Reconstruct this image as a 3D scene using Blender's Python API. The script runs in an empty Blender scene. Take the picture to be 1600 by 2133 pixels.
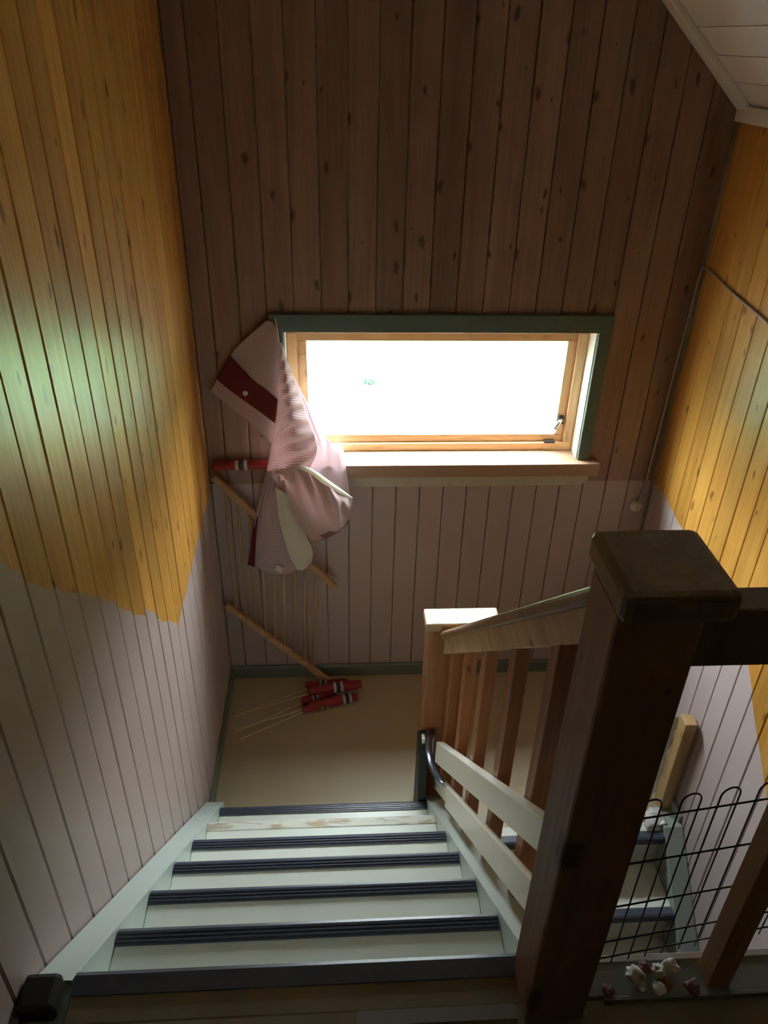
import bpy, bmesh, math, random
from mathutils import Vector, Matrix, noise
random.seed(7)
scene = bpy.context.scene
COL = scene.collection

# ------------------------------------------------------------------ camera
F_PX, CAM_H = 1603.2, 2.813
PITCH, YAW, ROLL = math.radians(31.636), math.radians(3.954), math.radians(-1.466)
def cam_axes():
    cp, sp = math.cos(PITCH), math.sin(PITCH)
    f = Vector((0, cp, -sp)); d = Vector((0, -sp, -cp)); r = Vector((1, 0, 0))
    Z = Matrix.Rotation(-YAW, 3, 'Z')
    f, d, r = Z @ f, Z @ d, Z @ r
    cr, sr = math.cos(ROLL), math.sin(ROLL)
    return cr * r + sr * d, -sr * r + cr * d, f
AR, AD, AF = cam_axes()
cam_data = bpy.data.cameras.new('camera')
cam = bpy.data.objects.new('camera', cam_data); COL.objects.link(cam)
m = Matrix.Identity(4)
for i in range(3):
    m[i][0], m[i][1], m[i][2] = AR[i], -AD[i], -AF[i]
m[2][3] = CAM_H
cam.matrix_world = m
cam_data.sensor_width = 36.0
cam_data.lens = F_PX * 36.0 / 2133.0
cam_data.clip_start = 0.02; cam_data.clip_end = 300
scene.camera = cam

# ------------------------------------------------------------------ world, light, exposure
world = bpy.data.worlds.new('overcast_sky'); scene.world = world
world.use_nodes = True
bg = world.node_tree.nodes['Background']
bg.inputs['Color'].default_value = (0.87, 0.955, 1.0, 1)
# overcast sky: zenith about twice as bright as the horizon
wt = world.node_tree
w_co = wt.nodes.new('ShaderNodeTexCoord'); w_sep = wt.nodes.new('ShaderNodeSeparateXYZ')
w_max = wt.nodes.new('ShaderNodeMath'); w_max.operation = 'MAXIMUM'; w_max.inputs[1].default_value = 0.0
w_mul = wt.nodes.new('ShaderNodeMath'); w_mul.operation = 'MULTIPLY_ADD'
SKY = 2.1
w_mul.inputs[1].default_value = SKY * 0.55; w_mul.inputs[2].default_value = SKY * 0.45
wt.links.new(w_co.outputs['Generated'], w_sep.inputs[0]); wt.links.new(w_sep.outputs[2], w_max.inputs[0])
wt.links.new(w_max.outputs[0], w_mul.inputs[0]); wt.links.new(w_mul.outputs[0], bg.inputs['Strength'])
scene.view_settings.view_transform = 'Standard'
scene.view_settings.look = 'None'
scene.view_settings.gamma = 1.0
scene.view_settings.use_curve_mapping = False
scene.view_settings.exposure = 4.78
scene.cycles.use_denoising = True
scene.cycles.max_bounces = 6
scene.cycles.diffuse_bounces = 5
scene.cycles.glossy_bounces = 2
scene.cycles.transmission_bounces = 3
scene.cycles.transparent_max_bounces = 8
scene.cycles.sample_clamp_indirect = 8.0
scene.cycles.caustics_reflective = False
scene.cycles.caustics_refractive = False
scene.cycles.use_adaptive_sampling = True
scene.cycles.adaptive_threshold = 0.05
scene.cycles.adaptive_min_samples = 8

# main planes of the stairwell (metres; landing floor is z = 0)
YB, XL, XR = 2.964, -0.557, 1.426
RISE, RUN = 0.195, 0.21
Z_UP = 7 * RISE
Y0 = 0.755                       # nosing of the top step
NX0, NX1 = -0.483, 0.342         # stair width between the stringers
WX0, WX1, WZ0, WZ1 = -0.205, 1.045, 1.250, 1.828   # window opening

def portal(name, loc, rot, sx, sy):
    l = bpy.data.lights.new(name, 'AREA'); l.shape = 'RECTANGLE'; l.size = sx; l.size_y = sy
    l.cycles.is_portal = True
    o = bpy.data.objects.new(name, l); COL.objects.link(o); o.location = loc; o.rotation_euler = rot
portal('window_portal', ((WX0 + WX1) / 2, YB + 0.132, (WZ0 + WZ1) / 2), (math.radians(-90), 0, 0), WX1 - WX0, WZ1 - WZ0)

# ------------------------------------------------------------------ helpers
def tag(o, label=None, cat=None, group=None, kind=None):
    if label: o['label'] = label
    if cat: o['category'] = cat
    if group: o['group'] = group
    if kind: o['kind'] = kind
    return o
def empty(name, loc=(0, 0, 0), rz=0.0):
    o = bpy.data.objects.new(name, None); COL.objects.link(o)
    o.location = loc; o.rotation_euler = (0, 0, rz); o.empty_display_size = 0.05
    return o
def obj(name, data, mat=None, parent=None, smooth=False):
    if isinstance(data, bmesh.types.BMesh):
        me = bpy.data.meshes.new(name); bmesh.ops.recalc_face_normals(data, faces=data.faces); data.to_mesh(me); data.free()
    else:
        me = data
    o = bpy.data.objects.new(name, me); COL.objects.link(o)
    if mat and not me.materials: me.materials.append(mat)
    if parent:
        o.parent = parent
        if parent.location.length or parent.rotation_euler.z:
            bpy.context.view_layer.update()
            o.matrix_parent_inverse = parent.matrix_world.inverted()
    if smooth:
        for p in me.polygons: p.use_smooth = True
    return o
def box(bm, x0, x1, y0, y1, z0, z1, bev=0.0):
    vs = [bm.verts.new((x, y, z)) for z in (z0, z1) for y in (y0, y1) for x in (x0, x1)]
    fs = [bm.faces.new([vs[i] for i in q]) for q in ((0, 2, 3, 1), (4, 5, 7, 6), (0, 1, 5, 4), (2, 6, 7, 3), (0, 4, 6, 2), (1, 3, 7, 5))]
    if bev > 0:
        es = list({e for f in fs for e in f.edges})
        bmesh.ops.bevel(bm, geom=es, offset=bev, segments=2, profile=0.5, affect='EDGES', clamp_overlap=True)
    return bm
def nb(*a, **k):
    return box(bmesh.new(), *a, **k)
def prism(pts, axis, a, b, bev=0.0):
    """closed outline (2-D) extruded along an axis from a to b"""
    bm = bmesh.new()
    def P(p, t):
        return {'x': (t, p[0], p[1]), 'y': (p[0], t, p[1]), 'z': (p[0], p[1], t)}[axis]
    A = [bm.verts.new(P(p, a)) for p in pts]; B = [bm.verts.new(P(p, b)) for p in pts]
    n = len(pts)
    bm.faces.new(A); bm.faces.new(B[::-1])
    for i in range(n): bm.faces.new((A[i], A[(i + 1) % n], B[(i + 1) % n], B[i]))
    bmesh.ops.recalc_face_normals(bm, faces=bm.faces)
    if bev > 0:
        bmesh.ops.bevel(bm, geom=list(bm.edges), offset=bev, segments=2, profile=0.5, affect='EDGES', clamp_overlap=True)
    return bm
def tube(pts, rad, sides=8, bm=None, closed=False):
    bm = bm or bmesh.new(); pts = [Vector(p) for p in pts]; n = len(pts)
    rads = rad if isinstance(rad, (list, tuple)) else [rad] * n
    rings = []; up = None
    for i, p in enumerate(pts):
        t = (pts[min(i + 1, n - 1)] - pts[max(i - 1, 0)]).normalized()
        if up is None:
            up = Vector((0, 0, 1)) if abs(t.z) < 0.9 else Vector((0, 1, 0))
        u = (up - t * up.dot(t)).normalized(); v = t.cross(u); up = u
        rings.append([bm.verts.new(p + (u * math.cos(a) + v * math.sin(a)) * rads[i]) for a in [2 * math.pi * k / sides for k in range(sides)]])
    for a, b in zip(rings, rings[1:]):
        for k in range(sides): bm.faces.new((a[k], a[(k + 1) % sides], b[(k + 1) % sides], b[k]))
    bm.faces.new(rings[0][::-1]); bm.faces.new(rings[-1])
    return bm
def lathe(prof, loc, axis, sides=20, bm=None):
    bm = bm or bmesh.new(); axis = Vector(axis).normalized()
    q = Vector((0, 0, 1)).rotation_difference(axis).to_matrix(); loc = Vector(loc); rings = []
    for r, h in prof:
        rings.append([bm.verts.new(loc + q @ Vector((r * math.cos(2 * math.pi * k / sides), r * math.sin(2 * math.pi * k / sides), h))) for k in range(sides)])
    for a, b in zip(rings, rings[1:]):
        for k in range(sides): bm.faces.new((a[k], a[(k + 1) % sides], b[(k + 1) % sides], b[k]))
    bm.faces.new(rings[0][::-1]); bm.faces.new(rings[-1])
    return bm
def bar(p, q, w, h, up=(0, 0, 1), bev=0.0, bm=None):
    """rectangular bar from p to q, w across and h along 'up'"""
    bm = bm or bmesh.new(); p, q = Vector(p), Vector(q); t = (q - p).normalized(); up = Vector(up)
    u = (up - t * up.dot(t)).normalized(); v = t.cross(u)
    c = [(-1, -1), (1, -1), (1, 1), (-1, 1)]
    A = [bm.verts.new(p + v * (a * w / 2) + u * (b * h / 2)) for a, b in c]
    B = [bm.verts.new(q + v * (a * w / 2) + u * (b * h / 2)) for a, b in c]
    fs = [bm.faces.new(A[::-1]), bm.faces.new(B)] + [bm.faces.new((A[i], A[(i + 1) % 4], B[(i + 1) % 4], B[i])) for i in range(4)]
    if bev > 0:
        bmesh.ops.bevel(bm, geom=list({e for f in fs for e in f.edges}), offset=bev, segments=2, profile=0.5, affect='EDGES', clamp_overlap=True)
    return bm

# ------------------------------------------------------------------ materials
class NT:
    def __init__(s, name):
        s.mat = bpy.data.materials.new(name); s.mat.use_nodes = True
        s.t = s.mat.node_tree; s.N = s.t.nodes; s.b = s.N['Principled BSDF']
    def n(s, typ, ins=None, **kw):
        x = s.N.new(typ)
        for k, v in kw.items(): setattr(x, k, v)
        for k, v in (ins or {}).items(): s.put(x.inputs[k], v)
        return x
    def put(s, sock, v):
        if isinstance(v, bpy.types.NodeSocket): s.t.links.new(v, sock)
        elif isinstance(v, bpy.types.Node): s.t.links.new(v.outputs[0], sock)
        else: sock.default_value = v
    def math(s, op, a, b=None, c=None, clamp=False):
        x = s.N.new('ShaderNodeMath'); x.operation = op; x.use_clamp = clamp
        for i, v in enumerate((a, b, c)):
            if v is not None: s.put(x.inputs[i], v)
        return x.outputs[0]
    def vmath(s, op, a, b=None):
        x = s.N.new('ShaderNodeVectorMath'); x.operation = op
        s.put(x.inputs[0], a)
        if b is not None: s.put(x.inputs[1], b)
        return x.outputs[0]
    def mix(s, f, a, b, mode='MIX'):
        x = s.N.new('ShaderNodeMix'); x.data_type = 'RGBA'; x.blend_type = mode
        s.put(x.inputs[0], f); s.put(x.inputs[6], a); s.put(x.inputs[7], b)
        return x.outputs[2]
    def sstep(s, v, lo, hi):
        x = s.n('ShaderNodeMapRange', {0: v, 1: lo, 2: hi}, interpolation_type='SMOOTHSTEP'); return x.outputs[0]
    def noise(s, vec, scale, detail=3.0, dist=0.0, rough=0.5):
        x = s.n('ShaderNodeTexNoise', {'Vector': vec, 'Scale': scale, 'Detail': detail, 'Distortion': dist, 'Roughness': rough}); return x.outputs[0]
    def bump(s, h, strength, dist=0.002):
        x = s.n('ShaderNodeBump', {'Height': h, 'Strength': strength, 'Distance': dist}); s.put(s.b.inputs['Normal'], x.outputs[0])
    def set(s, **kw):
        for k, v in kw.items(): s.put(s.b.inputs[k.replace('_', ' ')], v)
        return s.mat
def rgb(r, g, b): return (r, g, b, 1.0)

def wood(name, light, dark, axis=2, rough=0.3, knots=1.0, coat=0.0, paint=None, bump=0.25, kscale=1.0, ripple=0.0):
    t = NT(name)
    co = t.n('ShaderNodeTexCoord').outputs['Object']
    rnd = t.n('ShaderNodeObjectInfo').outputs['Random']
    off = t.vmath('MULTIPLY', t.n('ShaderNodeCombineXYZ', {0: rnd, 1: rnd, 2: rnd}).outputs[0], (13.1, 27.7, 41.3))
    p = t.vmath('ADD', co, off)
    sc = [1.0, 1.0, 1.0]; sc[axis] = 0.055
    g = t.vmath('MULTIPLY', p, tuple(sc))
    grain = t.noise(g, 55, 5, 1.2, 0.6)
    broad = t.noise(g, 14, 2, 0.8)
    fac = t.math('ADD', t.math('MULTIPLY', grain, 0.55), t.math('MULTIPLY', broad, 0.55), clamp=True)
    col = t.mix(t.sstep(fac, 0.30, 0.80), light, dark)
    # knots
    sp = t.n('ShaderNodeSeparateXYZ', {0: p})
    oth = [k for k in range(3) if k != axis]
    kv = t.n('ShaderNodeCombineXYZ', {0: t.math('ADD', sp.outputs[oth[0]], sp.outputs[oth[1]]), 1: t.math('MULTIPLY', sp.outputs[axis], 0.42), 2: 0.0}).outputs[0]
    w = t.vmath('ADD', kv, t.vmath('MULTIPLY', t.n('ShaderNodeTexNoise', {'Vector': p, 'Scale': 30.0, 'Detail': 2.0}).outputs[1], (0.022, 0.016, 0.0)))
    vo = t.n('ShaderNodeTexVoronoi', {'Vector': w, 'Scale': 11.0 * kscale}, voronoi_dimensions='2D')
    vd = vo.outputs['Distance']
    size = t.math('MULTIPLY', t.math('MAXIMUM', t.math('SUBTRACT', t.n('ShaderNodeSeparateColor', {0: vo.outputs['Color']}).outputs[0], 0.25), 0.002), 0.22)
    kn = t.math('SUBTRACT', 1.0, t.sstep(vd, t.math('MULTIPLY', size, 0.35), size))
    kn = t.math('MULTIPLY', kn, 0.85 * knots)
    col = t.mix(kn, col, rgb(dark[0] * 0.22, dark[1] * 0.18, dark[2] * 0.18))
    hsv = t.n('ShaderNodeHueSaturation', {'Value': t.math('ADD', 0.82, t.math('MULTIPLY', rnd, 0.34)), 'Color': col})
    col = hsv.outputs[0]
    r = t.math('ADD', rough - 0.06, t.math('MULTIPLY', fac, 0.14))
    if paint:
        mask, pc = paint(t, rnd)
        tint = t.noise(t.n('ShaderNodeNewGeometry').outputs['Position'], 3.0, 4)
        pcol = t.mix(t.math('MULTIPLY', tint, 0.35), pc, rgb(pc[0] * .75, pc[1] * .74, pc[2] * .72))
        col = t.mix(mask, col, pcol)
        r = t.math('ADD', t.math('MULTIPLY', r, t.math('SUBTRACT', 1.0, mask)), t.math('MULTIPLY', mask, 0.42))
    t.set(Base_Color=col, Roughness=r)
    if coat: t.set(Coat_Weight=coat, Coat_Roughness=0.2)
    h = grain
    if ripple:
        h = t.math('ADD', t.math('MULTIPLY', grain, 0.35), t.math('MULTIPLY', t.noise(t.vmath('MULTIPLY', p, (1, 1, 0.25)), 16, 2), ripple))
    t.bump(h, bump, 0.004 if ripple else 0.0015)
    return t.mat

PAINT = rgb(0.45, 0.345, 0.315)
def paint_left(t, rnd):
    s = t.n('ShaderNodeSeparateXYZ', {0: t.n('ShaderNodeNewGeometry').outputs['Position']})
    y, z = s.outputs[1], s.outputs[2]
    slope = t.math('ADD', 1.09, t.math('MULTIPLY', t.math('SUBTRACT', 2.085, y), 0.94))
    edge = t.math('MAXIMUM', t.math('ADD', 1.085, t.math('MULTIPLY', t.math('SUBTRACT', y, 2.09), 0.04)), slope)
    edge = t.math('ADD', edge, t.math('MULTIPLY', t.math('SUBTRACT', rnd, 0.5), 0.035))
    edge = t.math('ADD', edge, t.math('MULTIPLY', t.math('SUBTRACT', t.noise(t.n('ShaderNodeNewGeometry').outputs['Position'], 22, 3), 0.5), 0.04))
    d = t.math('SUBTRACT', edge, z)
    return t.sstep(d, -0.002, 0.002), PAINT
def paint_back(t, rnd):
    z = t.n('ShaderNodeSeparateXYZ', {0: t.n('ShaderNodeNewGeometry').outputs['Position']}).outputs[2]
    return t.sstep(z, 1.137, 1.133), PAINT
def paint_right(t, rnd):
    s = t.n('ShaderNodeSeparateXYZ', {0: t.n('ShaderNodeNewGeometry').outputs['Position']})
    y, z = s.outputs[1], s.outputs[2]
    slope = t.math('ADD', 0.963, t.math('MULTIPLY', t.math('SUBTRACT', y, 1.935), 0.95))
    edge = t.math('MINIMUM', t.math('ADD', 1.09, t.math('MULTIPLY', t.math('SUBTRACT', y, 2.5), 0.10)), slope)
    edge = t.math('ADD', edge, t.math('MULTIPLY', t.math('SUBTRACT', rnd, 0.5), 0.012))
    return t.sstep(t.math('SUBTRACT', edge, z), -0.002, 0.002), rgb(0.56, 0.46, 0.45)

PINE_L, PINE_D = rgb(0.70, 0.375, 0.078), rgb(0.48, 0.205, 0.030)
M = {}
M['panel_left'] = wood('varnished pine, painted below (left)', PINE_L, PINE_D, rough=0.34, paint=paint_left, coat=0.0, ripple=0.9, bump=0.20, knots=0.9)
M['panel_right'] = wood('varnished pine, painted below (right)', PINE_L, PINE_D, rough=0.34, paint=paint_right, coat=0.0, ripple=0.9, bump=0.20, knots=0.8)
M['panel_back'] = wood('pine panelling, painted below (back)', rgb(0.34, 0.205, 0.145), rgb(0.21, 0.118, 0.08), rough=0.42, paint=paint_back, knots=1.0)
M['newel'] = wood('brown stained pine', rgb(0.36, 0.20, 0.10), rgb(0.21, 0.10, 0.045), rough=0.52, knots=0.9, kscale=0.6)
M['newel_dark'] = wood('dark stained pine', rgb(0.20, 0.13, 0.06), rgb(0.11, 0.065, 0.03), rough=0.42, knots=0.9, kscale=0.6)
M['baluster'] = wood('red-brown baluster pine', rgb(0.42, 0.17, 0.06), rgb(0.24, 0.08, 0.025), rough=0.36, knots=0.8)
M['rail'] = wood('oak-brown handrail', rgb(0.36, 0.20, 0.085), rgb(0.20, 0.095, 0.035), axis=1, rough=0.36, knots=0.7)
M['subrail'] = wood('pale flamed pine', rgb(0.56, 0.40, 0.23), rgb(0.32, 0.19, 0.09), axis=1, rough=0.4, knots=1.0, kscale=1.2)
M['window_pine'] = wood('clear pine window', rgb(0.80, 0.56, 0.32), rgb(0.64, 0.38, 0.18), axis=0, rough=0.35, knots=0.25)
M['window_pine_v'] = wood('clear pine window upright', rgb(0.80, 0.56, 0.32), rgb(0.64, 0.38, 0.18), axis=2, rough=0.35, knots=0.35)
M['sill'] = wood('worn sill pine', rgb(0.52, 0.34, 0.23), rgb(0.40, 0.23, 0.13), axis=0, rough=0.42, knots=0.5)
M['raw_pine'] = wood('raw pine', rgb(0.62, 0.42, 0.20), rgb(0.44, 0.26, 0.10), rough=0.5, knots=0.4)
M['rack_pine'] = wood('raw pine sloping', rgb(0.55, 0.33, 0.15), rgb(0.38, 0.20, 0.08), axis=0, rough=0.5, knots=0.2)

def plain(name, c, rough=0.5, var=0.12, scale=12.0, metal=0.0, bump=0.0, spec=None):
    t = NT(name)
    p = t.n('ShaderNodeNewGeometry').outputs['Position']
    f = t.noise(p, scale, 4)
    col = t.mix(f, rgb(c[0] * (1 + var), c[1] * (1 + var), c[2] * (1 + var)), rgb(c[0] * (1 - var), c[1] * (1 - var), c[2] * (1 - var)))
    t.set(Base_Color=col, Roughness=rough, Metallic=metal)
    if spec is not None: t.set(Specular_IOR_Level=spec)
    if bump: t.bump(t.noise(p, scale * 8, 3), bump, 0.001)
    return t.mat
M['ceiling'] = plain('white ceiling paint', (0.84, 0.83, 0.78), 0.55, 0.05)
M['tread'] = plain('cream stair linoleum', (0.74, 0.78, 0.71), 0.36, 0.07, 9.0, bump=0.1)
M['landing'] = plain('ochre landing linoleum', (0.47, 0.395, 0.255), 0.40, 0.06, 5.0, bump=0.08)
M['strip'] = plain('navy rubber nosing', (0.055, 0.064, 0.098), 0.36, 0.25, 60.0)
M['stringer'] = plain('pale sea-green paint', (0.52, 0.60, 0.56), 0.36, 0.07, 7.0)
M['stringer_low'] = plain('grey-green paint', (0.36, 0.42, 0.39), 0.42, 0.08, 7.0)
M['skirting'] = plain('dull green skirting paint', (0.15, 0.165, 0.13), 0.45, 0.1, 7.0)
M['casing'] = plain('dark green window casing', (0.10, 0.145, 0.12), 0.45, 0.12, 20.0)
M['reveal'] = plain('cream reveal paint', (0.76, 0.74, 0.62), 0.4, 0.05, 20.0)
M['apron'] = plain('faded cream apron paint', (0.48, 0.44, 0.34), 0.5, 0.2, 25.0)
M['white_board'] = plain('cream white board paint', (0.87, 0.85, 0.75), 0.35, 0.04, 9.0)
M['hall_floor'] = plain('dark brown hall floor', (0.24, 0.195, 0.13), 0.5, 0.2, 8.0)
M['sill_grey'] = plain('grey floor edge board', (0.25, 0.26, 0.235), 0.5, 0.15, 10.0)
M['edge_white'] = plain('white edge strip', (0.72, 0.70, 0.68), 0.45, 0.1, 30.0)
M['black_block'] = plain('nearly black block', (0.015, 0.013, 0.012), 0.6, 0.2, 30.0)
M['dark_shadow_piece'] = plain('dark green plinth', (0.020, 0.023, 0.018), 0.45, 0.2, 30.0)
M['wire'] = plain('dark coated wire', (0.02, 0.017, 0.015), 0.45, 0.1, 40.0)
M['steel'] = plain('blue grey steel', (0.28, 0.33, 0.44), 0.28, 0.1, 40.0, metal=0.9)
M['latch'] = plain('silver latch metal', (0.70, 0.72, 0.75), 0.25, 0.05, 40.0, metal=0.9)
M['cable'] = plain('grey white cable', (0.42, 0.40, 0.36), 0.5, 0.1, 40.0)
M['knob_white'] = plain('yellowed white plastic', (0.62, 0.58, 0.48), 0.4, 0.12, 60.0)
M['flag_red'] = plain('flag red paper', (0.27, 0.016, 0.022), 0.55, 0.15, 50.0)
M['flag_white'] = plain('flag white paper', (0.52, 0.50, 0.48), 0.55, 0.05, 50.0)
M['flag_blue'] = plain('flag blue paper', (0.02, 0.025, 0.07), 0.55, 0.1, 50.0)
M['stick'] = plain('thin pale stick wood', (0.74, 0.60, 0.38), 0.5, 0.1, 50.0)
M['plastic'] = plain('white plastic sheet', (0.74, 0.76, 0.76), 0.35, 0.06, 40.0)
M['scrap'] = plain('pale scrap paper', (0.76, 0.73, 0.67), 0.7, 0.25, 60.0)
M['scrap_dark'] = plain('reddish scrap paper', (0.22, 0.09, 0.07), 0.7, 0.3, 60.0)
M['plaster'] = plain('hall plaster', (0.58, 0.52, 0.43), 0.7, 0.1, 5.0)
M['lawn'] = plain('short lawn', (0.088, 0.150, 0.066), 0.9, 0.25, 2.0, spec=0.1)
M['sky_blocker'] = plain('green sky-blocking woods', (0.045, 0.07, 0.028), 0.95, 0.35, 0.6, spec=0.05)
M['gravel'] = plain('pale gravel', (0.20, 0.215, 0.235), 0.9, 0.2, 6.0, spec=0.1)
M['leaf'] = plain('dark leaves', (0.07, 0.16, 0.08), 0.8, 0.2, 20.0, spec=0.1)

def glass_mat():
    t = NT('window glass'); t.N.remove(t.b)
    fr = t.n('ShaderNodeFresnel', {'IOR': 1.45})
    tr = t.n('ShaderNodeBsdfTransparent', {'Color': (0.96, 0.98, 0.97, 1)})
    gl = t.n('ShaderNodeBsdfGlossy', {'Roughness': 0.01})
    ff = t.math('MULTIPLY', fr.outputs[0], t.math('SUBTRACT', 1.0, t.n('ShaderNodeNewGeometry').outputs['Backfacing']))
    mx = t.n('ShaderNodeMixShader', {0: ff, 1: tr.outputs[0], 2: gl.outputs[0]})
    t.t.links.new(mx.outputs[0], t.N['Material Output'].inputs[0]); return t.mat
M['glass'] = glass_mat()
def jar_mat():
    t = NT('clouded jar glass'); t.set(Base_Color=rgb(.80, .86, .90), Roughness=0.15)
    tr = t.n('ShaderNodeBsdfTransparent', {'Color': (0.90, 0.95, 0.97, 1)})
    mx = t.n('ShaderNodeMixShader', {0: 0.35, 1: tr.outputs[0], 2: t.b.outputs[0]})
    t.t.links.new(mx.outputs[0], t.N['Material Output'].inputs[0]); return t.mat
M['jar'] = jar_mat()

def cloth(name, a, b, freq, cross=0.0, trans=0.4, duty=0.5):
    t = NT(name)
    uv = t.n('ShaderNodeSeparateXYZ', {0: t.n('ShaderNodeTexCoord').outputs['UV']})
    s = t.math('SINE', t.math('MULTIPLY', uv.outputs[1], freq * 2 * math.pi))
    k = t.sstep(s, -0.3 + (0.5 - duty), 0.3 + (0.5 - duty))
    if cross:
        s2 = t.math('SINE', t.math('MULTIPLY', uv.outputs[0], freq * 2 * math.pi))
        k = t.math('MULTIPLY', t.math('ADD', k, t.math('MULTIPLY', t.sstep(s2, -0.3, 0.3), cross)), 1.0 / (1 + cross))
    col = t.mix(k, a, b)
    t.set(Base_Color=col, Roughness=0.85, Specular_IOR_Level=0.15)
    tl = t.n('ShaderNodeBsdfTranslucent', {'Color': col})
    mx = t.n('ShaderNodeMixShader', {0: trans, 1: t.b.outputs[0], 2: tl.outputs[0]})
    t.t.links.new(mx.outputs[0], t.N['Material Output'].inputs[0]); return t.mat
M['stripe'] = cloth('pink and white striped cotton', rgb(0.72, 0.62, 0.64), rgb(0.50, 0.32, 0.34), 34, trans=0.32)
M['check'] = cloth('pink gingham cotton', rgb(0.86, 0.76, 0.76), rgb(0.54, 0.30, 0.30), 34, cross=0.6, trans=0.36)
M['check_pale'] = cloth('window-lit gingham cotton', rgb(0.92, 0.90, 0.94), rgb(0.72, 0.50, 0.55), 34, cross=0.6, trans=0.38)  # lighter copy of the gingham, window light put into its colour
M['redcloth'] = cloth('wine red cotton', rgb(0.17, 0.030, 0.042), rgb(0.13, 0.024, 0.034), 40, trans=0.15)
M['lining'] = cloth('off white cotton lining', rgb(0.80, 0.77, 0.66), rgb(0.76, 0.73, 0.62), 30, trans=0.3)
M['brownband'] = cloth('rose brown woven band', rgb(0.42, 0.25, 0.22), rgb(0.30, 0.14, 0.12), 34, trans=0.35)

# ------------------------------------------------------------------ structure: walls
_bm_cache = {}
def board_mesh(w, th, L, mat):
    key = (round(w, 4), round(th, 4), round(L, 3), mat.name)
    if key not in _bm_cache:
        c = 0.0035
        pts = [(0, 0), (w, 0), (w, -th + c), (w - c, -th), (c, -th), (0, -th + c)]
        bm = prism(pts, 'z', 0, L)
        me = bpy.data.meshes.new('board'); bm.to_mesh(me); bm.free(); me.materials.append(mat)
        _bm_cache[key] = me
    return _bm_cache[key]
def board(parent, loc, rz, w, L, mat, th=0.014, tilt=0.0):
    o = bpy.data.objects.new('board', board_mesh(w, th, L, mat)); COL.objects.link(o)
    o.location = loc; o.rotation_euler = (0, 0, rz + tilt); o.parent = parent
    return o
BW, GAP, TH = 0.1055, 0.0025, 0.014
Z_TOP = 3.55
Z_LOW = -1.365
SLOPE_X, SLOPE_Z, SLOPE = XR, 2.637, 0.925
def ceil_z(x): return min(Z_TOP, SLOPE_Z + (SLOPE_X - x) * SLOPE)

# back wall: solid wall with a real opening, boards in front of it
bm = bmesh.new(); ya, yb2 = YB + TH, YB + 0.125
for a in ((XL - .2, WX0 - .0125, Z_LOW - .1, Z_TOP + .1), (WX1 + .0125, XR + .2, Z_LOW - .1, Z_TOP + .1), (WX0 - .0125, WX1 + .0125, Z_LOW - .1, WZ0 - .06), (WX0 - .0125, WX1 + .0125, WZ1 + .0125, Z_TOP + .1)):
    box(bm, a[0], a[1], ya, yb2, a[2], a[3])
wall_back = tag(obj('wall_back', bm, M['plaster']), kind='structure')
x = 0.047 - BW * 6
while x < XR:
    x0, x1 = max(x, XL), min(x + BW, XR)
    if x1 - x0 > 0.01:
        w = x1 - x0 - GAP
        zt = ceil_z(x0) + 0.03
        if x1 > WX0 - 0.03 and x0 < WX1 + 0.03:
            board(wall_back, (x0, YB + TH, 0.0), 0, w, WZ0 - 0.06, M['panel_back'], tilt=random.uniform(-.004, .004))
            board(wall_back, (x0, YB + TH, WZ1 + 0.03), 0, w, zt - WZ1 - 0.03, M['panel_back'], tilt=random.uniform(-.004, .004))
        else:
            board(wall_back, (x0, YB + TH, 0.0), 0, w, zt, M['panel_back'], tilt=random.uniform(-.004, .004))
    x += BW
# the two half boards beside the opening that the casing covers
for xa, xb in ((WX0 - 0.03, WX0 - .013), (WX1 + .013, WX1 + 0.03)):
    obj('board', nb(xa, xb, YB + 0.004, YB + TH, WZ0 - 0.06, WZ1 + 0.03), M['panel_back'], wall_back)

# left wall
wall_left = tag(obj('wall_left', nb(XL - .14, XL - TH, -1.6, YB + TH, Z_LOW - .1, Z_TOP + .1), M['panel_left']), kind='structure')
y = 0.921 - BW * 7
while y < YB:
    y1 = min(y + BW, YB)
    zb = Z_UP if y1 < Y0 + 0.05 else 0.0
    # local -Y looks towards +X after a quarter turn
    board(wall_left, (XL - TH, y, zb), math.pi / 2, y1 - y - GAP, Z_TOP - zb, M['panel_left'], tilt=random.uniform(-.02, .02))
    y += BW
# right wall
wall_right = tag(obj('wall_right', nb(XR + TH, XR + .2, -1.6, YB + TH, Z_LOW - .1, Z_TOP + .1), M['panel_right']), kind='structure')
y = 2.393 + BW * 5
y_end = y + BW
while y > 0.6:
    ya2, yb3 = y, min(y + BW, YB)
    board(wall_right, (XR + TH, yb3 - GAP / 2, Z_LOW), -math.pi / 2, yb3 - ya2 - GAP, SLOPE_Z - Z_LOW, M['panel_right'], tilt=random.uniform(-.010, .010))
    y -= BW
# rear wall of the hall behind the viewer
wall_rear = tag(obj('wall_rear', nb(XL - .2, XR + .2, -1.75, -1.6, Z_LOW - .1, Z_TOP + .1), M['plaster']), kind='structure')

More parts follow.
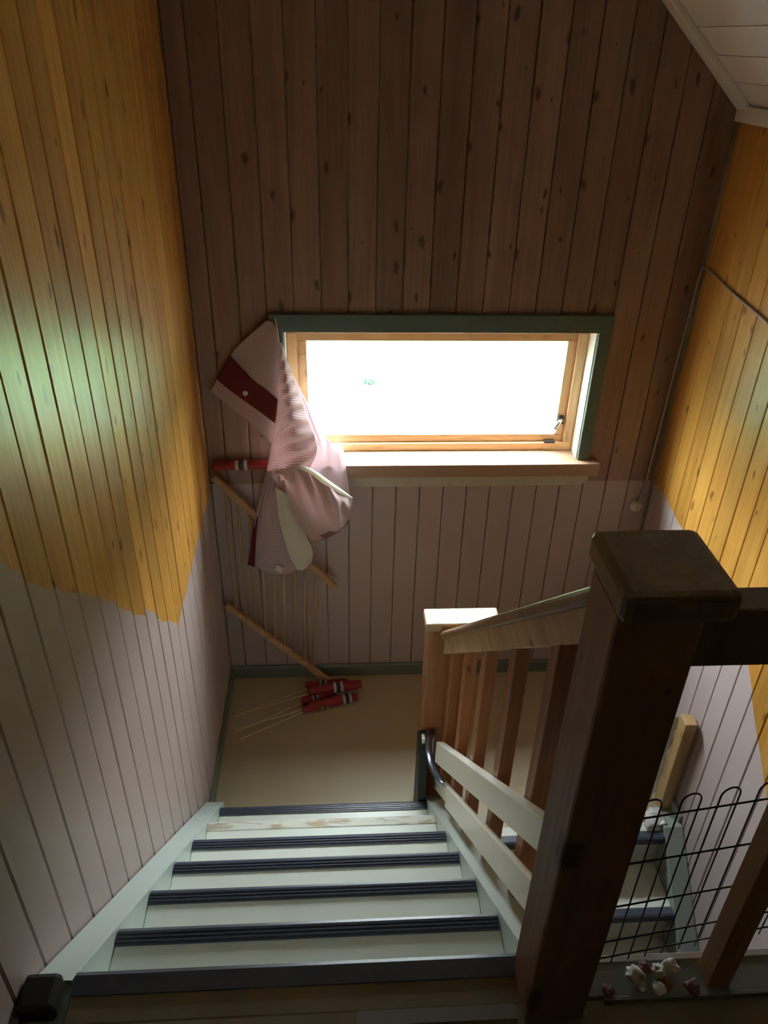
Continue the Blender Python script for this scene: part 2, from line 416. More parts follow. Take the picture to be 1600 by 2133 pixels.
# ceiling: white boards on the roof slope, flat strip above
ceiling = tag(obj('ceiling', nb(XL - .2, XR + .2, -1.75, YB + .16, Z_TOP, Z_TOP + .12), M['ceiling']), kind='structure')
xs = XR - (Z_TOP - SLOPE_Z) / SLOPE
dx, dz = xs - XR, Z_TOP - SLOPE_Z
Ls = math.hypot(dx, dz); n_b = 12
for i in range(n_b):
    a, b = i / n_b, (i + 1) / n_b - 0.003 / Ls
    pts = [(XR + dx * a, SLOPE_Z + dz * a), (XR + dx * b, SLOPE_Z + dz * b), (XR + dx * b + .02, SLOPE_Z + dz * b + .02), (XR + dx * a + .02, SLOPE_Z + dz * a + .02)]
    obj('board', prism(pts, 'y', -1.6, YB), M['ceiling'], ceiling)
obj('roof_backing', prism([(XR + .02, SLOPE_Z + .012), (xs, Z_TOP + .012), (xs + .1, Z_TOP + .1), (XR + .2, SLOPE_Z + .05)], 'y', -1.6, YB + .16), M['ceiling'], ceiling)
# cover strips along gable and knee wall
nx, nz = -math.sin(math.atan2(dz, -dx)), -math.cos(math.atan2(dz, -dx))
p0 = (XR, SLOPE_Z); p1 = (xs, Z_TOP)
strip = prism([p0, p1, (p1[0] + nx * .022, p1[1] + nz * .022), (p0[0] + nx * .022, p0[1] + nz * .022)], 'y', YB - 0.075, YB, 0.004)
tag(obj('trim_1', strip, M['ceiling']), kind='structure')
tag(obj('trim_2', bar((XR - .012, -1.5, SLOPE_Z - .022), (XR - .012, YB - .01, SLOPE_Z - .022), .024, .05, bev=.003), M['ceiling']), kind='structure')

# floors
floor = tag(obj('floor', nb(XL, XR, -1.6, 0.685, Z_UP - 0.20, Z_UP), M['hall_floor']), kind='structure')
landing = tag(obj('floor_landing', nb(XL, XR, 2.0, YB, -0.16, 0.0), M['landing']), kind='structure')
tag(obj('floor_lower', nb(XL, XR, -1.6, YB, Z_LOW - .1, Z_LOW), M['hall_floor']), kind='structure')
tag(obj('baseboard_back', prism([(YB, 0), (YB - .016, 0), (YB - .016, .062), (YB - .008, .072), (YB, .072)], 'x', XL, XR), M['skirting']), kind='structure')
tag(obj('baseboard_left', prism([(XL, 0), (XL + .014, 0), (XL + .014, .055), (XL + .006, .065), (XL, .065)], 'y', 2.10, YB), M['skirting']), kind='structure')
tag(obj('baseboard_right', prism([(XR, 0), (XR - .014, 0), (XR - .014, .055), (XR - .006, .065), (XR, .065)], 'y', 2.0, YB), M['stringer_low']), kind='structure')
tag(obj('baseboard_hall', prism([(XL, Z_UP), (XL + .016, Z_UP), (XL + .016, Z_UP + .06), (XL + .007, Z_UP + .07), (XL, Z_UP + .07)], 'y', -1.5, 0.66), M['stringer_low']), kind='structure')

# ------------------------------------------------------------------ window
win = tag(empty('window_1', ((WX0 + WX1) / 2, YB, WZ0)), 'low wide pine framed window in dark green casing above landing', kind='structure')
def rect_frame(name, x0, x1, z0, z1, t, y0, y1, mh, mv, parent, bev=.003, tb=None):
    tb = tb or t
    obj(name, nb(x0, x1, y0, y1, z0, z0 + tb, bev), mh, parent); obj(name, nb(x0, x1, y0, y1, z1 - t, z1, bev), mh, parent)
    obj(name, nb(x0, x0 + t, y0, y1, z0 + tb, z1 - t, bev), mv, parent); obj(name, nb(x1 - t, x1, y0, y1, z0 + tb, z1 - t, bev), mv, parent)
# reveal boards lining the opening
obj('reveal_board', nb(WX0 - .012, WX0, YB - .004, YB + .125, WZ0, WZ1), M['reveal'], win)
obj('reveal_board', nb(WX1, WX1 + .012, YB - .004, YB + .125, WZ0, WZ1), M['reveal'], win)
obj('reveal_board', nb(WX0 - .012, WX1 + .012, YB - .004, YB + .125, WZ1, WZ1 + .012), M['window_pine'], win)
rect_frame('frame_rail', WX0 + .0005, WX1 - .0005, WZ0 - .055, WZ1 - .0005, .040, YB + .080, YB + .124, M['window_pine'], M['window_pine_v'], win, tb=.093)
rect_frame('sash_rail', WX0 + .036, WX1 - .036, WZ0 + .030, WZ1 - .034, .044, YB + .096, YB + .120, M['window_pine'], M['window_pine_v'], win)
obj('pane', nb(WX0 + .078, WX1 - .078, YB + .107, YB + .111, WZ0 + .070, WZ1 - .074), M['glass'], win)
# casing
cw = 0.066
obj('casing_board', nb(WX0 - .062, WX1 + .056, YB - .022, YB, WZ1 - .004, WZ1 + .068, .003), M['casing'], win)
obj('casing_board', nb(WX1 + .004, WX1 + .056, YB - .020, YB, WZ0 + .002, WZ1 - .004, .003), M['casing'], win)
obj('casing_board', nb(WX0 - .062, WX0 - .004, YB - .020, YB, WZ0 + .002, WZ1 - .004, .003), M['casing'], win)
obj('window_sill', nb(WX0 - .085, WX1 + .096, YB - .058, YB + .0795, WZ0 - .058, WZ0 + .002, .004), M['sill'], win)
ap = prism([(WX0 - .05, WZ0 - .058), (WX0 - .05, WZ0 - .118), (WX1 + .015, WZ0 - .118), (WX1 + .045, WZ0 - .108), (WX1 + .062, WZ0 - .088), (WX1 + .066, WZ0 - .058)], 'y', YB - .036, YB, .003)
obj('apron', ap, M['apron'], win)
# latch on the right sash stile
la = obj('latch', nb(WX1 - .074, WX1 - .050, YB + .086, YB + .096, WZ0 + .125, WZ0 + .165, .003), M['black_block'], win)
obj('latch_hook', tube([(WX1 - .060, YB + .084, WZ0 + .150), (WX1 - .075, YB + .074, WZ0 + .135), (WX1 - .090, YB + .072, WZ0 + .115), (WX1 - .082, YB + .074, WZ0 + .095), (WX1 - .074, YB + .080, WZ0 + .075)], [.008, .009, .008, .006, .004]), M['latch'], la, True)
obj('latch_foot', nb(WX1 - .125, WX1 - .078, YB + .078, YB + .096, WZ0 + .036, WZ0 + .046, .002), M['black_block'], win)

# ------------------------------------------------------------------ upper stair flight
def nose(k): return Y0 + RUN * k
def ztread(k): return Z_UP - RISE * k
st = tag(empty('stair_flight', (0, Y0, Z_UP)), 'cream stair flight with navy rubber nosings going down to the landing', 'stairs')
for k in range(1, 7):
    yn, z = nose(k), ztread(k)
    tr = obj('tread', nb(NX0, NX1, yn - RUN - .03, yn - (.004 if k != 5 else 0), z - .032, z - .002, .004), M['tread'], st)
    if k != 5:
        pts = [(yn - .036, z + .002), (yn - .006, z + .003), (yn + .002, z - .001), (yn + .003, z - .034), (yn - .003, z - .036), (yn - .003, z - .003), (yn - .036, z - .002)]
        s = obj('nosing_strip', prism(pts, 'x', NX0 + .002, NX1 - .002), M['strip'], tr)
        for q in (.010, .019, .028):
            obj('rib', nb(NX0 + .002, NX1 - .002, yn - q - .0018, yn - q + .0018, z + .001, z + .0045), M['strip'], tr)
    else:
        worn = NT('worn wood edge')
        pp = worn.n('ShaderNodeNewGeometry').outputs['Position']
        f = worn.sstep(worn.noise(worn.vmath('MULTIPLY', pp, (1, 4, 1)), 9, 5, 0.6), 0.47, 0.62)
        worn.set(Base_Color=worn.mix(f, rgb(.70, .71, .63), rgb(.46, .38, .27)), Roughness=0.55)
        obj('worn_edge', nb(NX0, NX1, yn - .036, yn + .001, z - .03, z + .0005, .003), worn.mat, tr)
    obj('riser', nb(NX0, NX1, yn - .045, yn - .027, z - RISE, z - .03), M['tread'], st)
# top step board with its strip
tr = obj('tread', nb(NX0, NX1, 0.685, nose(0) + .012, Z_UP - .032, Z_UP - .001, .004), M['hall_floor'], st)
yn, z = nose(0) + .018, Z_UP
obj('nosing_strip', prism([(yn - .040, z + .002), (yn - .006, z + .003), (yn + .002, z - .001), (yn + .003, z - .034), (yn - .003, z - .036), (yn - .003, z - .003), (yn - .040, z - .002)], 'x', NX0 + .002, NX1 - .02), M['strip'], tr)
obj('riser', nb(NX0, NX1, Y0 - .03, Y0 - .012, Z_UP - RISE, Z_UP - .03), M['tread'], st)
obj('worn_edge', nb(0.02, 0.30, 0.662, 0.686, Z_UP - .004, Z_UP + .0015), M['sill_grey'], tr)
# stringers follow the pitch line
SL = RISE / RUN
def pitch(y, up=0.0): return Z_UP - (y - Y0) * SL + up
def stringer_outline(top, bot, ya, yb):
    return [(ya, pitch(ya, top)), (yb, pitch(yb, top)), (yb, max(0.0, pitch(yb, bot))), (ya + .25, pitch(ya + .25, bot)), (ya, pitch(ya, bot))]
o1 = [(.755, Z_UP + .012), (2.09, pitch(2.09, .012)), (2.09, 0.0), (1.90, 0.0), (.755, Z_UP - .32)]
obj('stringer', prism(o1, 'x', XL + .003, NX0, .002), M['stringer'], st)
o2 = [(.757, Z_UP + .012), (2.02, pitch(2.02, .012)), (2.10, .12), (2.10, 0.0), (1.90, 0.0), (.757, Z_UP - .32)]
obj('stringer', prism(o2, 'x', NX1, .430, .002), M['stringer'], st)
bl = bmesh.new(); box(bl, XL + .002, NX0 - .008, .690, .755, Z_UP, Z_UP + .045, .010)
obj('stringer_end_block', bl, M['black_block'], st)

# ------------------------------------------------------------------ lower stair flight
lo = tag(empty('stair_flight', (1.0, 1.95, 0)), 'dim lower stair flight turning back below the wire mesh at right', 'stairs')
LX0, LX1, LY = 0.48, 1.345, 1.945
for k in range(0, 7):
    yn, z = LY - .215 * k, -RISE * k
    tr = obj('tread', nb(LX0, LX1, yn + .004, yn + .215 + .03 if k else yn + .08, z - .032, z + (.001 if k == 0 else -.002), .004), M['tread'], lo)
    pts = [(yn + .036, z + .002), (yn + .006, z + .003), (yn - .002, z - .001), (yn - .003, z - .034), (yn + .003, z - .036), (yn + .003, z - .003), (yn + .036, z - .002)]
    obj('nosing_strip', prism(pts, 'x', LX0 + .002, LX1 - .002), M['strip'], tr)
    obj('riser', nb(LX0, LX1, yn + .027, yn + .045, z - RISE, z - .03), M['tread'], lo)
LSL = RISE / .215
def lpitch(y, up): return (y - LY) * LSL + up
for a, b in ((LX1, XR - .003), (0.432, LX0)):
    oo = [(2.10, .012), (LY + .03, .030), (.45, lpitch(.45, .030)), (.45, lpitch(.45, -.30)), (2.10, -.16)]
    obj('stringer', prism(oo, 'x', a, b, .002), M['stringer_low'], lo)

# ------------------------------------------------------------------ stair railing
rail = tag(empty('stair_railing', (.40, 1.4, 0.75)), 'brown wooden stair railing with balusters, handrail and landing newel', 'railing')
# landing newel
ln = obj('landing_newel', nb(.322, .520, 2.160, 2.240, 0.0, .968, .004), M['baluster'], rail)
obj('newel_cap', nb(.312, .590, 2.150, 2.248, .966, 1.000, .007), M['subrail'], ln)
obj('shadow_piece', prism([(2.158, .45), (2.150, .02), (2.02, .02), (2.02, .20), (2.10, .40)], 'x', .306, .342, .003), M['dark_shadow_piece'], ln)  # dark piece added to stand for the shadow at the newel foot
# top newel with square cap
tn = obj('top_newel', nb(.312, .417, .658, .757, Z_UP - .18, 2.268, .006), M['newel'], rail)
cap = nb(.309, .443, .641, .779, 2.264, 2.306, .010)
obj('newel_cap', cap, M['newel_dark'], tn)
# handrail with moulded top and pale lower rail
def rz(y): return 2.161 - .923 * (y - .860)
def rail_prism(x0, x1, t0, t1, ya, yb, bev):
    return prism([(ya, rz(ya) + t1), (yb, rz(yb) + t1), (yb, rz(yb) + t0), (ya, rz(ya) + t0)], 'x', x0, x1, bev)
obj('handrail', rail_prism(.366, .446, -.036, 0.0, .750, 2.150, .010), M['rail'], rail)
obj('lower_rail', rail_prism(.384, .428, -.112, -.034, .750, 2.152, .002), M['subrail'], rail)
for yb_ in (2.040, 1.805, 1.570, 1.305, 1.050):
    w = .021
    ya_, yc_ = yb_ - .022, yb_ + .022
    pts = [(ya_, pitch(ya_, .011)), (yc_, pitch(yc_, .011)), (yc_, rz(yc_) - .110), (ya_, rz(ya_) - .110)]
    obj('baluster', prism(pts, 'x', .392, .428, .0025), M['baluster'], rail)

# painted boards fixed along the stair side of the balusters
def slat(name, label, x0, x1, ya, za0, za1, yb, zb0, zb1, grp):
    return tag(obj(name, prism([(ya, za1), (yb, zb1), (yb, zb0), (ya, za0)], 'x', x0, x1, .003), M['white_board']), label, 'board', grp)
G = 'cream boards along the balusters'
slat('guard_board', 'upper cream board nailed along the stair balusters', .362, .390, .74, 1.653, 1.741, 2.020, .420, .535, G)
slat('guard_board', 'lower cream board nailed along the stair balusters, front piece', .362, .378, .74, 1.458, 1.562, 1.755, .500, .610, G)
slat('guard_board', 'short cream board end by the landing newel, behind the lower board', .379, .391, 1.60, .640, .735, 2.140, .135, .235, G)
hk = tag(empty('steel_hook', (.35, 2.08, .6)), 'curved blue grey steel hook hanging on the landing newel', 'hook')
def P(px, py, Y):
    d = AR * ((px - 800) / F_PX) + AD * ((py - 1066.5) / F_PX) + AF
    return Vector((0, 0, CAM_H)) + d * (Y / d.y)
path = [P(898, 1522, 2.15), P(895, 1548, 2.12), P(895, 1568, 2.08), P(899, 1590, 2.03), P(906, 1608, 1.97), P(918, 1625, 1.91), P(936, 1642, 1.85)]
bmh = bmesh.new()
prev = None
for i, p in enumerate(path):
    p = Vector(p); w, t = .018 - .0008 * i, .006
    ring = [bmh.verts.new(p + Vector((a * w, 0, b * t))) for a, b in ((-1, -.4), (-.6, -1), (.6, -1), (1, -.4), (1, .4), (.6, 1), (-.6, 1), (-1, .4))]
    if prev:
        for q in range(8): bmh.faces.new((prev[q], prev[(q + 1) % 8], ring[(q + 1) % 8], ring[q]))
    else: bmh.faces.new(ring[::-1])
    prev = ring
bmh.faces.new(prev)
obj('bent_strap', bmh, M['steel'], hk, True)
obj('mount_plate', nb(.322, .336, 2.118, 2.158, .365, .440, .003), M['white_board'], hk)

# ------------------------------------------------------------------ hall guard rail, wire mesh
gr = tag(empty('hall_guard_rail', (.9, .70, Z_UP)), 'dark guard rail of the upper hall beside the thick newel', 'railing')
obj('top_rail', nb(.417, XR - .001, .675, .722, 2.169, 2.256, .004), M['newel_dark'], gr)
for xx in (.672, .930, 1.190):
    obj('baluster', nb(xx - .022, xx + .020, .692, .735, Z_UP + .008, 2.169, .003), M['newel'], gr)
obj('sill_board', nb(.417, XR - .001, .687, .745, Z_UP - .10, Z_UP + .008, .002), M['sill_grey'], gr)
obj('edge_strip', nb(.435, XR - .002, .745, .757, Z_UP - .09, Z_UP + .010, .001), M['edge_white'], gr)
obj('edge_line', nb(.46, XR - .002, .679, .687, Z_UP - .01, Z_UP + .010, .001), M['sill_grey'], gr)

mesh_o = tag(empty('wire_mesh_panel', (.62, .76, Z_UP + .01), math.radians(7.5)), 'dark wire garden mesh with hooped top behind the guard rail', 'wire mesh')
bpy.context.view_layer.update()
MW = mesh_o.matrix_world.copy()
def mpt(u, z): return MW @ Vector((u, 0, z))
Z_B = 0.003
pitch_w = .0335
us = [-.165 + pitch_w * i for i in range(22)]
rows = [.030, .083, .190, .309, .424]
def addw(bm): 
    return obj('wire', bm, M['wire'], mesh_o, True)
for i in range(0, 22, 2):
    a, b = us[i], us[i + 1]
    arch = [mpt((a + b) / 2 - (b - a) / 2 * math.cos(t), .444 + .018 * math.sin(t)) for t in [math.pi * k / 8 for k in range(9)]]
    addw(tube([mpt(a, Z_B)] + arch + [mpt(b, Z_B)], .0015, 6))
for z in rows:
    addw(tube([mpt(-.20, z) + Vector((0, -.003, 0)), mpt(.54, z) + Vector((0, -.003, 0))], .0016, 6))

# ------------------------------------------------------------------ loose things
def P(px, py, Y):
    d = AR * ((px - 800) / F_PX) + AD * ((py - 1066.5) / F_PX) + AF
    return Vector((0, 0, CAM_H)) + d * (Y / d.y)
def PX(px, py, X):
    d = AR * ((px - 800) / F_PX) + AD * ((py - 1066.5) / F_PX) + AF
    return Vector((0, 0, CAM_H)) + d * (X / d.x)

# slatted rack leaning in the corner
rk = tag(empty('dowel_rack', (-.3, 2.93, 0)), 'raw pine rack with thin dowels leaning in the landing corner', 'rack')
A0, A1 = Vector((-.538, 2.925, 1.195)), Vector((-.022, 2.905, .610))
B0, B1 = Vector((-.540, 2.915, .505)), Vector((-.060, 2.900, .012))
obj('rack_rail', bar(A0, A1, .022, .030, (0, 0, 1), .003), M['rack_pine'], rk)
obj('rack_rail', bar(B0, B1, .022, .030, (0, 0, 1), .003), M['rack_pine'], rk)
for t in (.09, .185, .28, .37, .46, .55, .645, .74, .835):
    a = A0.lerp(A1, t); b = B0.lerp(B1, t + .005)
    obj('dowel', tube([a, b], .0055, 8), M['raw_pine'], rk, True)

# rolled paper flags
def flag(label, tip, tail, stick_end, r, band, grp, bands=True):
    tip, tail, se = Vector(tip), Vector(tail), Vector(stick_end)
    f = tag(empty('rolled_flag', tuple(tail)), label, 'flag', grp)
    ax = (tip - tail); L = ax.length; n = ax.normalized()
    prof = [(r * .55, 0), (r * .85, L * .03), (r, L * .12), (r * 1.06, L * .5), (r, L * .9), (r * .8, L * .985), (r * .4, L)]
    roll = obj('roll', lathe(prof, tail, n, 16), M['flag_red'], f, True)
    if bands:
        for (t0, t1, mt) in ((band - .085, band - .035, 'flag_white'), (band - .035, band + .035, 'flag_blue'), (band + .035, band + .085, 'flag_white')):
            rr = r * 1.075
            obj('stripe', lathe([(rr, L * t0), (rr, L * t1)], tail, n, 16), M[mt], roll, True)
    obj('stick', tube([tail + n * L * .3, se], .0028, 6), M['stick'], f)
    return f
def fl(px, py, z):
    d = AR * ((px - 800) / F_PX) + AD * ((py - 1066.5) / F_PX) + AF
    return Vector((0, 0, CAM_H)) + d * ((z - CAM_H) / d.z)
GF = 'rolled red flags on the landing'
flag('rolled red flag on top of the pile, tip pointing right', fl(754, 1424, .052), fl(640, 1440, .050), fl(520, 1482, .006), .024, .56, GF)
flag('rolled red flag in the middle of the pile below the rack foot', fl(745, 1450, .030), fl(640, 1472, .030), fl(490, 1520, .004), .022, .78, GF)
flag('rolled red flag at the front edge of the pile', fl(716, 1458, .022), fl(630, 1478, .022), fl(500, 1540, .004), .020, .52, GF)
flag('rolled red flag at the back of the pile, mostly hidden', fl(725, 1420, .020), fl(636, 1428, .020), fl(490, 1492, .004), .019, .42, GF)
flag('rolled red flag lying under the pile with its stripe showing left', fl(700, 1440, .018), fl(628, 1462, .018), fl(486, 1528, .004), .019, .38, GF)
# one more behind the curtain beside the sill
flag('rolled red flag lying level on the rack top left of the curtain', P(590, 966, 2.925), P(440, 971, 2.930), P(432, 972, 2.932), .020, .42, 'rolled red flag in the corner')

# cable and round box by the right corner
cb = tag(empty('wall_cable', (1.40, YB - .01, 1.05)), 'thin grey cable running up the right corner and along the pine wall', 'cable')
cpts = [(1.364, YB - .022, 1.015), (1.372, YB - .016, 1.045), (1.384, YB - .010, 1.09), (1.388, YB - .008, 1.25), (1.396, YB - .008, 1.55), (1.405, YB - .008, 1.90), (1.410, YB - .010, 2.06), (1.414, YB - .015, 2.085), (XR - .008, YB - .05, 2.085), (XR - .007, 2.70, 2.062), (XR - .007, 2.42, 2.040), (XR - .007, 1.95, 2.010), (XR - .007, .9, 1.98)]
obj('cord', tube(cpts, .0042, 8), M['cable'], cb, True)
for p in (cpts[5], cpts[9]):
    q = Vector(p); obj('clip', nb(q.x - .006, q.x + .006, q.y - .006, q.y + .006, q.z - .003, q.z + .003, .001), M['cable'], cb)
kb = tag(empty('round_wall_box', (1.362, YB, 1.008)), 'small round off-white electrical box at the cable end', 'box')
obj('box_body', lathe([(.026, 0), (.028, .004), (.028, .014), (.025, .022), (.016, .027), (.006, .028)], (1.362, YB, 1.008), (0, -1, 0), 24), M['knob_white'], kb, True)
obj('screw', lathe([(.005, 0), (.005, .002), (.002, .003)], (1.362, YB - .0275, 1.008), (0, -1, 0), 12), M['cable'], kb)

# stud with plastic by the right wall
sd = tag(obj('wood_stud', prism([(2.075, .0), (2.135, .0), (2.135, .525), (2.075, .525)], 'x', 1.362, XR - .016, .003), M['raw_pine']), 'sawn pine stud standing upright against the right wall at landing edge', 'stud')
def crumple(bm_pts_fn, nu, nv, seed, amp, fq):
    bm = bmesh.new(); g = []
    for j in range(nv + 1):
        row = []
        for i in range(nu + 1):
            p = Vector(bm_pts_fn(i / nu, j / nv)); q = p * fq + Vector((seed, seed * 2, 0))
            p += Vector((noise.noise(q), noise.noise(q + Vector((9, 0, 0))), noise.noise(q + Vector((0, 9, 0))))) * amp
            row.append(bm.verts.new(p))
        g.append(row)
    for j in range(nv):
        for i in range(nu): bm.faces.new((g[j][i], g[j][i + 1], g[j + 1][i + 1], g[j + 1][i]))
    return bm
def add_solid(o, t):
    md = o.modifiers.new('thickness', 'SOLIDIFY'); md.thickness = t; md.offset = 0
ps = obj('plastic_sheet', crumple(lambda u, v: (1.362 - .020 * u, 2.140 + .012 * u, .50 - .52 * v), 4, 24, 3.1, .014, 26), M['plastic'], None, True)
add_solid(ps, .001); tag(ps, 'crumpled white plastic sheet hanging beside the pine stud', 'plastic sheet')
rg = obj('white_rag', crumple(lambda u, v: (1.275 + .085 * u, 1.985 + .09 * v, .026 + .022 * math.sin(u * 3.1) * math.sin(v * 3.1)), 14, 14, 5.5, .018, 30), M['plastic'], None, True)
add_solid(rg, .0015); tag(rg, 'small crumpled white rag at the foot of the pine stud', 'rag')

# scraps on the floor edge behind the newel
random.seed(11)
spots = [(1322, 2030, 1.0, 0), (1336, 2048, .6, 0), (1372, 2022, .9, 0), (1398, 2012, 1.0, 0), (1388, 2045, .8, 1), (1378, 2064, .8, 0), (1442, 2058, .9, 1), (1385, 2078, .6, 0), (1345, 2010, .7, 1), (1268, 2062, .7, 1)]
LB = ['pale crumpled scrap nearest the newel on the floor edge', 'tiny pale scrap below the scrap nearest the newel', 'pale scrap in the middle of the floor edge litter', 'whitest crumpled scrap close to the white edge strip',
      'reddish scrap in the middle of the litter', 'pale scrap at the front of the litter', 'reddish scrap beside the guard rail baluster', 'small pale scrap at the very front of the litter', 'reddish scrap against the white edge strip', 'reddish scrap against the newel foot']
for (px, py, s, c), lb in zip(spots, LB):
    p = fl(px, py, Z_UP + .02)
    p.x = max(p.x, .43); p.y = min(max(p.y, .693), .738)
    bm = bmesh.new(); bmesh.ops.create_icosphere(bm, subdivisions=3, radius=.0145 * s)
    for v in bm.verts:
        q = v.co * 130 + Vector((px, py, 0)); v.co *= 1 + .75 * noise.noise(q); v.co.z *= .6
        v.co += p
    zmin = min(v.co.z for v in bm.verts)
    for v in bm.verts: v.co.z += Z_UP + .0082 - zmin
    tag(obj('crumpled_scrap', bm, M['scrap_dark' if c else 'scrap'], None, True), lb, 'scrap', 'litter on the floor edge')

# glass jar on the sill behind the curtain
jar_p = (-.002, 2.985, WZ0 + .0025)
jr = tag(empty('glass_jar', jar_p), 'small clear glass jar on the window sill beside the curtain', 'jar')
obj('jar_body', lathe([(.020, 0), (.026, .004), (.027, .045), (.021, .055), (.021, .062), (.019, .062), (.019, .054), (.0245, .044), (.0235, .007), (.002, .005)], jar_p, (0, 0, 1), 24), M['jar'], jr, True)

# ------------------------------------------------------------------ curtain
cu = tag(empty('curtain', (-.2, YB - .05, 1.2)), 'pink checked curtain hanging loose from the left window corner', 'curtain')
def catmull(pts, t):
    n = len(pts) - 1; f = min(max(t, 0), 1) * n; i = min(int(f), n - 1); u = f - i
    p0, p1, p2, p3 = pts[max(i - 1, 0)], pts[i], pts[i + 1], pts[min(i + 2, n)]
    return 0.5 * ((2 * p1) + (p2 - p0) * u + (2 * p0 - 5 * p1 + 4 * p2 - p3) * u * u + (3 * p1 - p0 - 3 * p2 + p3) * u ** 3)
def sheet(name, rows, mat, nu=28, nv=36, wr=None, uvs=(1.0, 1.0), thick=.0016, parent=None, urange=(0, 1)):
    R = [[P(px, py, YB - d) for px, py, d in r] for r in rows]
    verts, faces, uv = [], [], []
    for j in range(nv + 1):
        v = j / nv
        for i in range(nu + 1):
            u = urange[0] + (urange[1] - urange[0]) * i / nu
            p = catmull([catmull(r, u) for r in R], v)
            if wr:
                dy, dzz = wr(u, v); p = p + Vector((0, -dy, dzz))
            verts.append(p); uv.append((u * uvs[0], v * uvs[1]))
    for j in range(nv):
        for i in range(nu):
            a = j * (nu + 1) + i; faces.append((a, a + 1, a + nu + 2, a + nu + 1))
    me = bpy.data.meshes.new(name); me.from_pydata(verts, [], faces)
    ul = me.uv_layers.new(name='UVMap')
    for poly in me.polygons:
        for li in poly.loop_indices: ul.data[li].uv = uv[me.loops[li].vertex_index]
    o = obj(name, me, mat, parent or cu, True)
    add_solid(o, thick); return o
sn = math.sin
# striped flap pulled to the left
flap = [[(556, 666, .030), (568, 672, .034), (580, 690, .040)],
        [(502, 714, .032), (545, 738, .045), (583, 765, .060)],
        [(478, 742, .032), (530, 792, .055), (583, 836, .080)]]
sheet('upper_flap', flap, M['stripe'], 24, 24, lambda u, v: (.004 * sn(u * 9 + v * 4), 0), (1, 1.0))
band = [[(478, 742, .034), (530, 792, .058), (583, 836, .083)], [(464, 768, .034), (517, 812, .060), (582, 858, .086)], [(452, 790, .033), (505, 832, .058), (578, 884, .084)]]
bd = sheet('red_band', band, M['redcloth'], 24, 10, lambda u, v: (.003 * sn(u * 8), 0))
sheet('lower_flap', [[(452, 790, .032), (505, 832, .056), (578, 884, .081)], [(444, 802, .030), (503, 850, .054), (575, 908, .080)], [(436, 812, .028), (502, 866, .050), (572, 930, .078)]], M['stripe'], 24, 12, lambda u, v: (.003 * sn(u * 7), 0), (1, .45))
bp = P(511, 819, YB - .064)
obj('button', lathe([(.010, 0), (.011, .002), (.007, .004)], bp, (0, -1, .2), 16), M['knob_white'], bd, True)
# gathered body falling in front of the window edge
body = [[(581, 712, .06), (584, 713, .06), (587, 716, .055)],
        [(579, 750, .075), (590, 750, .085), (601, 756, .06)],
        [(580, 790, .085), (596, 790, .105), (612, 788, .065)],
        [(579, 830, .090), (602, 830, .120), (626, 828, .070)],
        [(575, 870, .095), (606, 872, .130), (642, 876, .080)],
        [(570, 905, .095), (608, 912, .135), (656, 910, .095)],
        [(563, 940, .090), (606, 950, .135), (660, 942, .110)],
        [(556, 980, .085), (600, 990, .125), (640, 985, .115)]]
def wr_body(u, v):
    a = max(0.0, 1 - abs(v - .30) / .34); e = min(1.0, v * 5) * math.sin(math.pi * min(max(u, .06), .94))
    return e * (.017 * a * sn(v * 66 + 3 * u) + .012 * (1 - a) * sn(52 * (v + .30 * u) + 2.5 * sn(5 * u))), 0
sheet('gathered_body', body, M['check'], 40, 110, wr_body, (1.4, 2.2))
# lit fold behind the body, next to the glass
sheet('window_side_fold', [[(590, 775, .03), (600, 782, .01), (614, 786, .0)], [(598, 830, .04), (622, 830, .01), (645, 852, .0)], [(610, 880, .05), (645, 880, .02), (674, 905, .01)], [(620, 930, .07), (668, 930, .04), (708, 940, .03)], [(620, 985, .09), (680, 980, .07), (720, 975, .07)], [(630, 1030, .11), (690, 1030, .11), (730, 1038, .10)]], M['check_pale'], 30, 60, lambda u, v: (.007 * sn(14 * u + 12 * v), 0), (1.0, 2.2))
# right lobe with its rolled upper edge
lobeR = [[(562, 985, .095), (600, 972, .128), (640, 980, .150), (690, 1014, .165), (733, 1040, .120)],
         [(580, 1014, .105), (618, 1006, .150), (660, 1015, .182), (702, 1038, .182), (735, 1052, .120)],
         [(600, 1048, .115), (634, 1050, .168), (676, 1055, .198), (712, 1058, .180), (733, 1065, .118)],
         [(622, 1088, .120), (652, 1090, .170), (690, 1086, .192), (716, 1078, .170), (729, 1077, .116)],
         [(648, 1126, .115), (672, 1122, .150), (698, 1110, .165), (716, 1096, .150), (725, 1085, .114)]]
def wr_lobe(u, v):
    return .011 * (1 - v) * sn(36 * u + 4 * v) + .006 * sn(11 * u - 6 * v), 0
sheet('right_lobe', lobeR, M['check'], 56, 48, wr_lobe, (1.6, 1.5))
edge = [P(px, py - 2, YB - d) for px, py, d in lobeR[0][1:]]
obj('rolled_edge', tube([catmull(edge, k / 24) for k in range(25)], [.003 + .010 * math.sin(math.pi * min(.93, (k / 24) ** 1.3)) for k in range(25)], 10), M['lining'], cu, True)
hemR = [[(a[0] - 4, a[1] - 7, a[2] + .004) for a in lobeR[4]], [(a[0] + 1, a[1] + 2, a[2] - .002) for a in lobeR[4]]]
sheet('hem', hemR, M['brownband'], 48, 6, None, (1.6, .25))
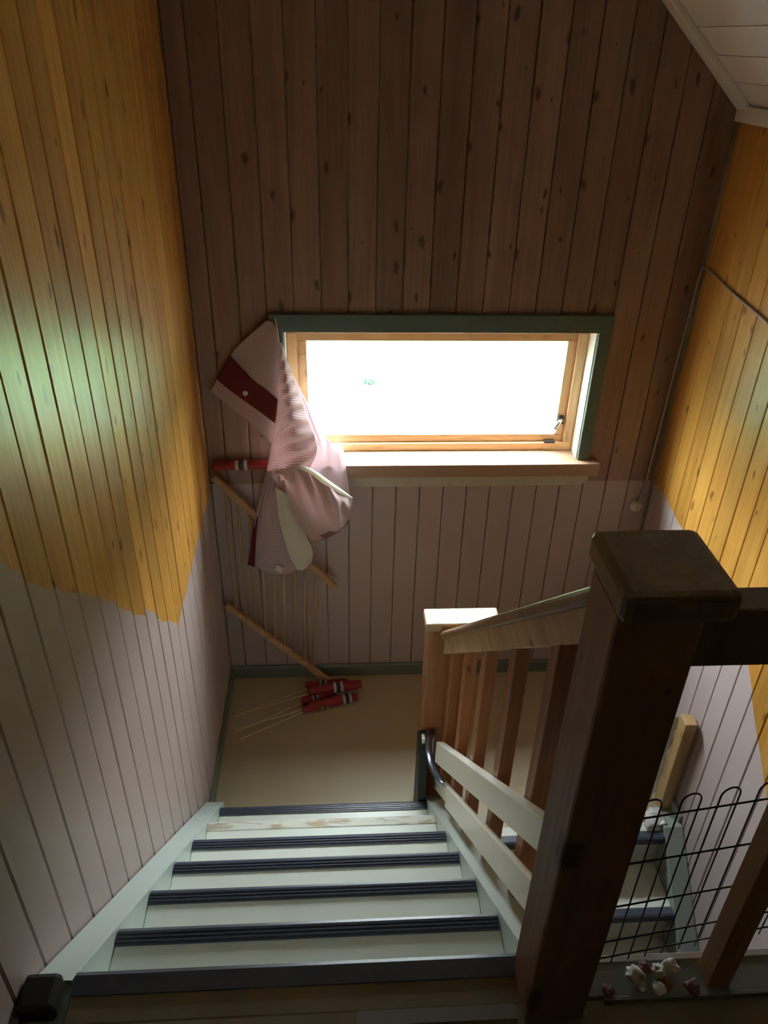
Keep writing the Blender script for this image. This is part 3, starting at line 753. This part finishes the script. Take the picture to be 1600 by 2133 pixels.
# left lobe
lobeL = [[(556, 980, .080), (575, 985, .100), (596, 1000, .100)],
         [(541, 1035, .075), (566, 1040, .110), (602, 1042, .108)],
         [(531, 1085, .070), (570, 1092, .115), (624, 1090, .105)],
         [(525, 1130, .065), (574, 1142, .115), (644, 1132, .100)],
         [(521, 1170, .060), (580, 1200, .105), (648, 1172, .092)]]
sheet('left_lobe', lobeL, M['stripe'], 40, 44, lambda u, v: (.012 * (1 - v) ** 2 * sn(30 * u + 3 * v) + .006 * sn(9 * u), 0), (1.2, 1.7))
lin = [[(573, 1015, .116), (584, 1018, .118), (600, 1030, .114)], [(578, 1060, .122), (595, 1066, .126), (612, 1068, .114)], [(585, 1100, .124), (610, 1108, .128), (636, 1112, .112)], [(600, 1150, .122), (628, 1152, .124), (651, 1146, .106)], [(618, 1186, .116), (634, 1184, .114), (650, 1170, .100)]]
sheet('lining_fold', lin, M['lining'], 20, 30, lambda u, v: (.008 * sn(math.pi * u), 0))
sheet('red_trim', [[(533, 1075, .072), (537, 1076, .082)], [(526, 1110, .068), (534, 1114, .082)], [(521, 1145, .064), (532, 1150, .080)], [(516, 1176, .058), (531, 1181, .076)]], M['redcloth'], 6, 24)
sheet('sewn_tag', [[(577, 1176, .118), (591, 1183, .118)], [(572, 1187, .116), (586, 1195, .116)]], M['lining'], 4, 4)
obj('curtain_cord', tube([P(574, 662, YB - .03), P(578, 690, YB - .045), P(581, 715, YB - .060)], .003, 8), M['lining'], cu, True)

# ------------------------------------------------------------------ outdoors
GZ = -1.8
tag(obj('lawn', nb(-60, 60, -40, 70, GZ - .3, GZ), M['lawn']), 'bright lawn outside the landing window', kind='structure')
# wooded hillside added unseen beyond the lawn to block the low sky
hb = bmesh.new(); hg = []
for j in range(25):
    row = []
    for i in range(61):
        hx = -90 + 3 * i; t = j / 24.0; hy = 18 + 55 * t
        hz = GZ + 5 * (t ** 0.85) + 2.2 * noise.noise(Vector((hx * .12, hy * .12, 0))) * min(1, t * 6) + 1.6 * noise.noise(Vector((hx * .4, hy * .4, 3))) * min(1, t * 6)
        row.append(hb.verts.new((hx, hy, hz)))
    hg.append(row)
for j in range(24):
    for i in range(60): hb.faces.new((hg[j][i], hg[j][i + 1], hg[j + 1][i + 1], hg[j + 1][i]))
tag(obj('blocker_hill', hb, M['sky_blocker']), 'green wooded hillside added out of view to block the low sky', kind='structure')
tag(obj('gravel_yard', nb(-14, 14, YB + .2, 9.6, GZ + .002, GZ + .03), M['gravel']), 'pale gravel yard below the landing window', kind='structure')
tf = bmesh.new(); random.seed(4)
c0 = fl(768, 800, GZ)
for i in range(40):
    a = random.uniform(0, 6.28); r = random.uniform(0, .07); h = random.uniform(.05, .12)
    b = c0 + Vector((r * math.cos(a) * 1.4, r * math.sin(a), 0)); t = b + Vector((random.uniform(-.07, .07), random.uniform(-.07, .07), h)); w = Vector((.014, .006, 0))
    tf.faces.new([tf.verts.new(b - w), tf.verts.new(b + w), tf.verts.new((b + t) / 2 + w * 1.3), tf.verts.new(t), tf.verts.new((b + t) / 2 - w * 1.3)])
tag(obj('garden_tuft', tf, M['leaf']), 'small dark green plant tuft on the lawn seen through the window', 'plant')
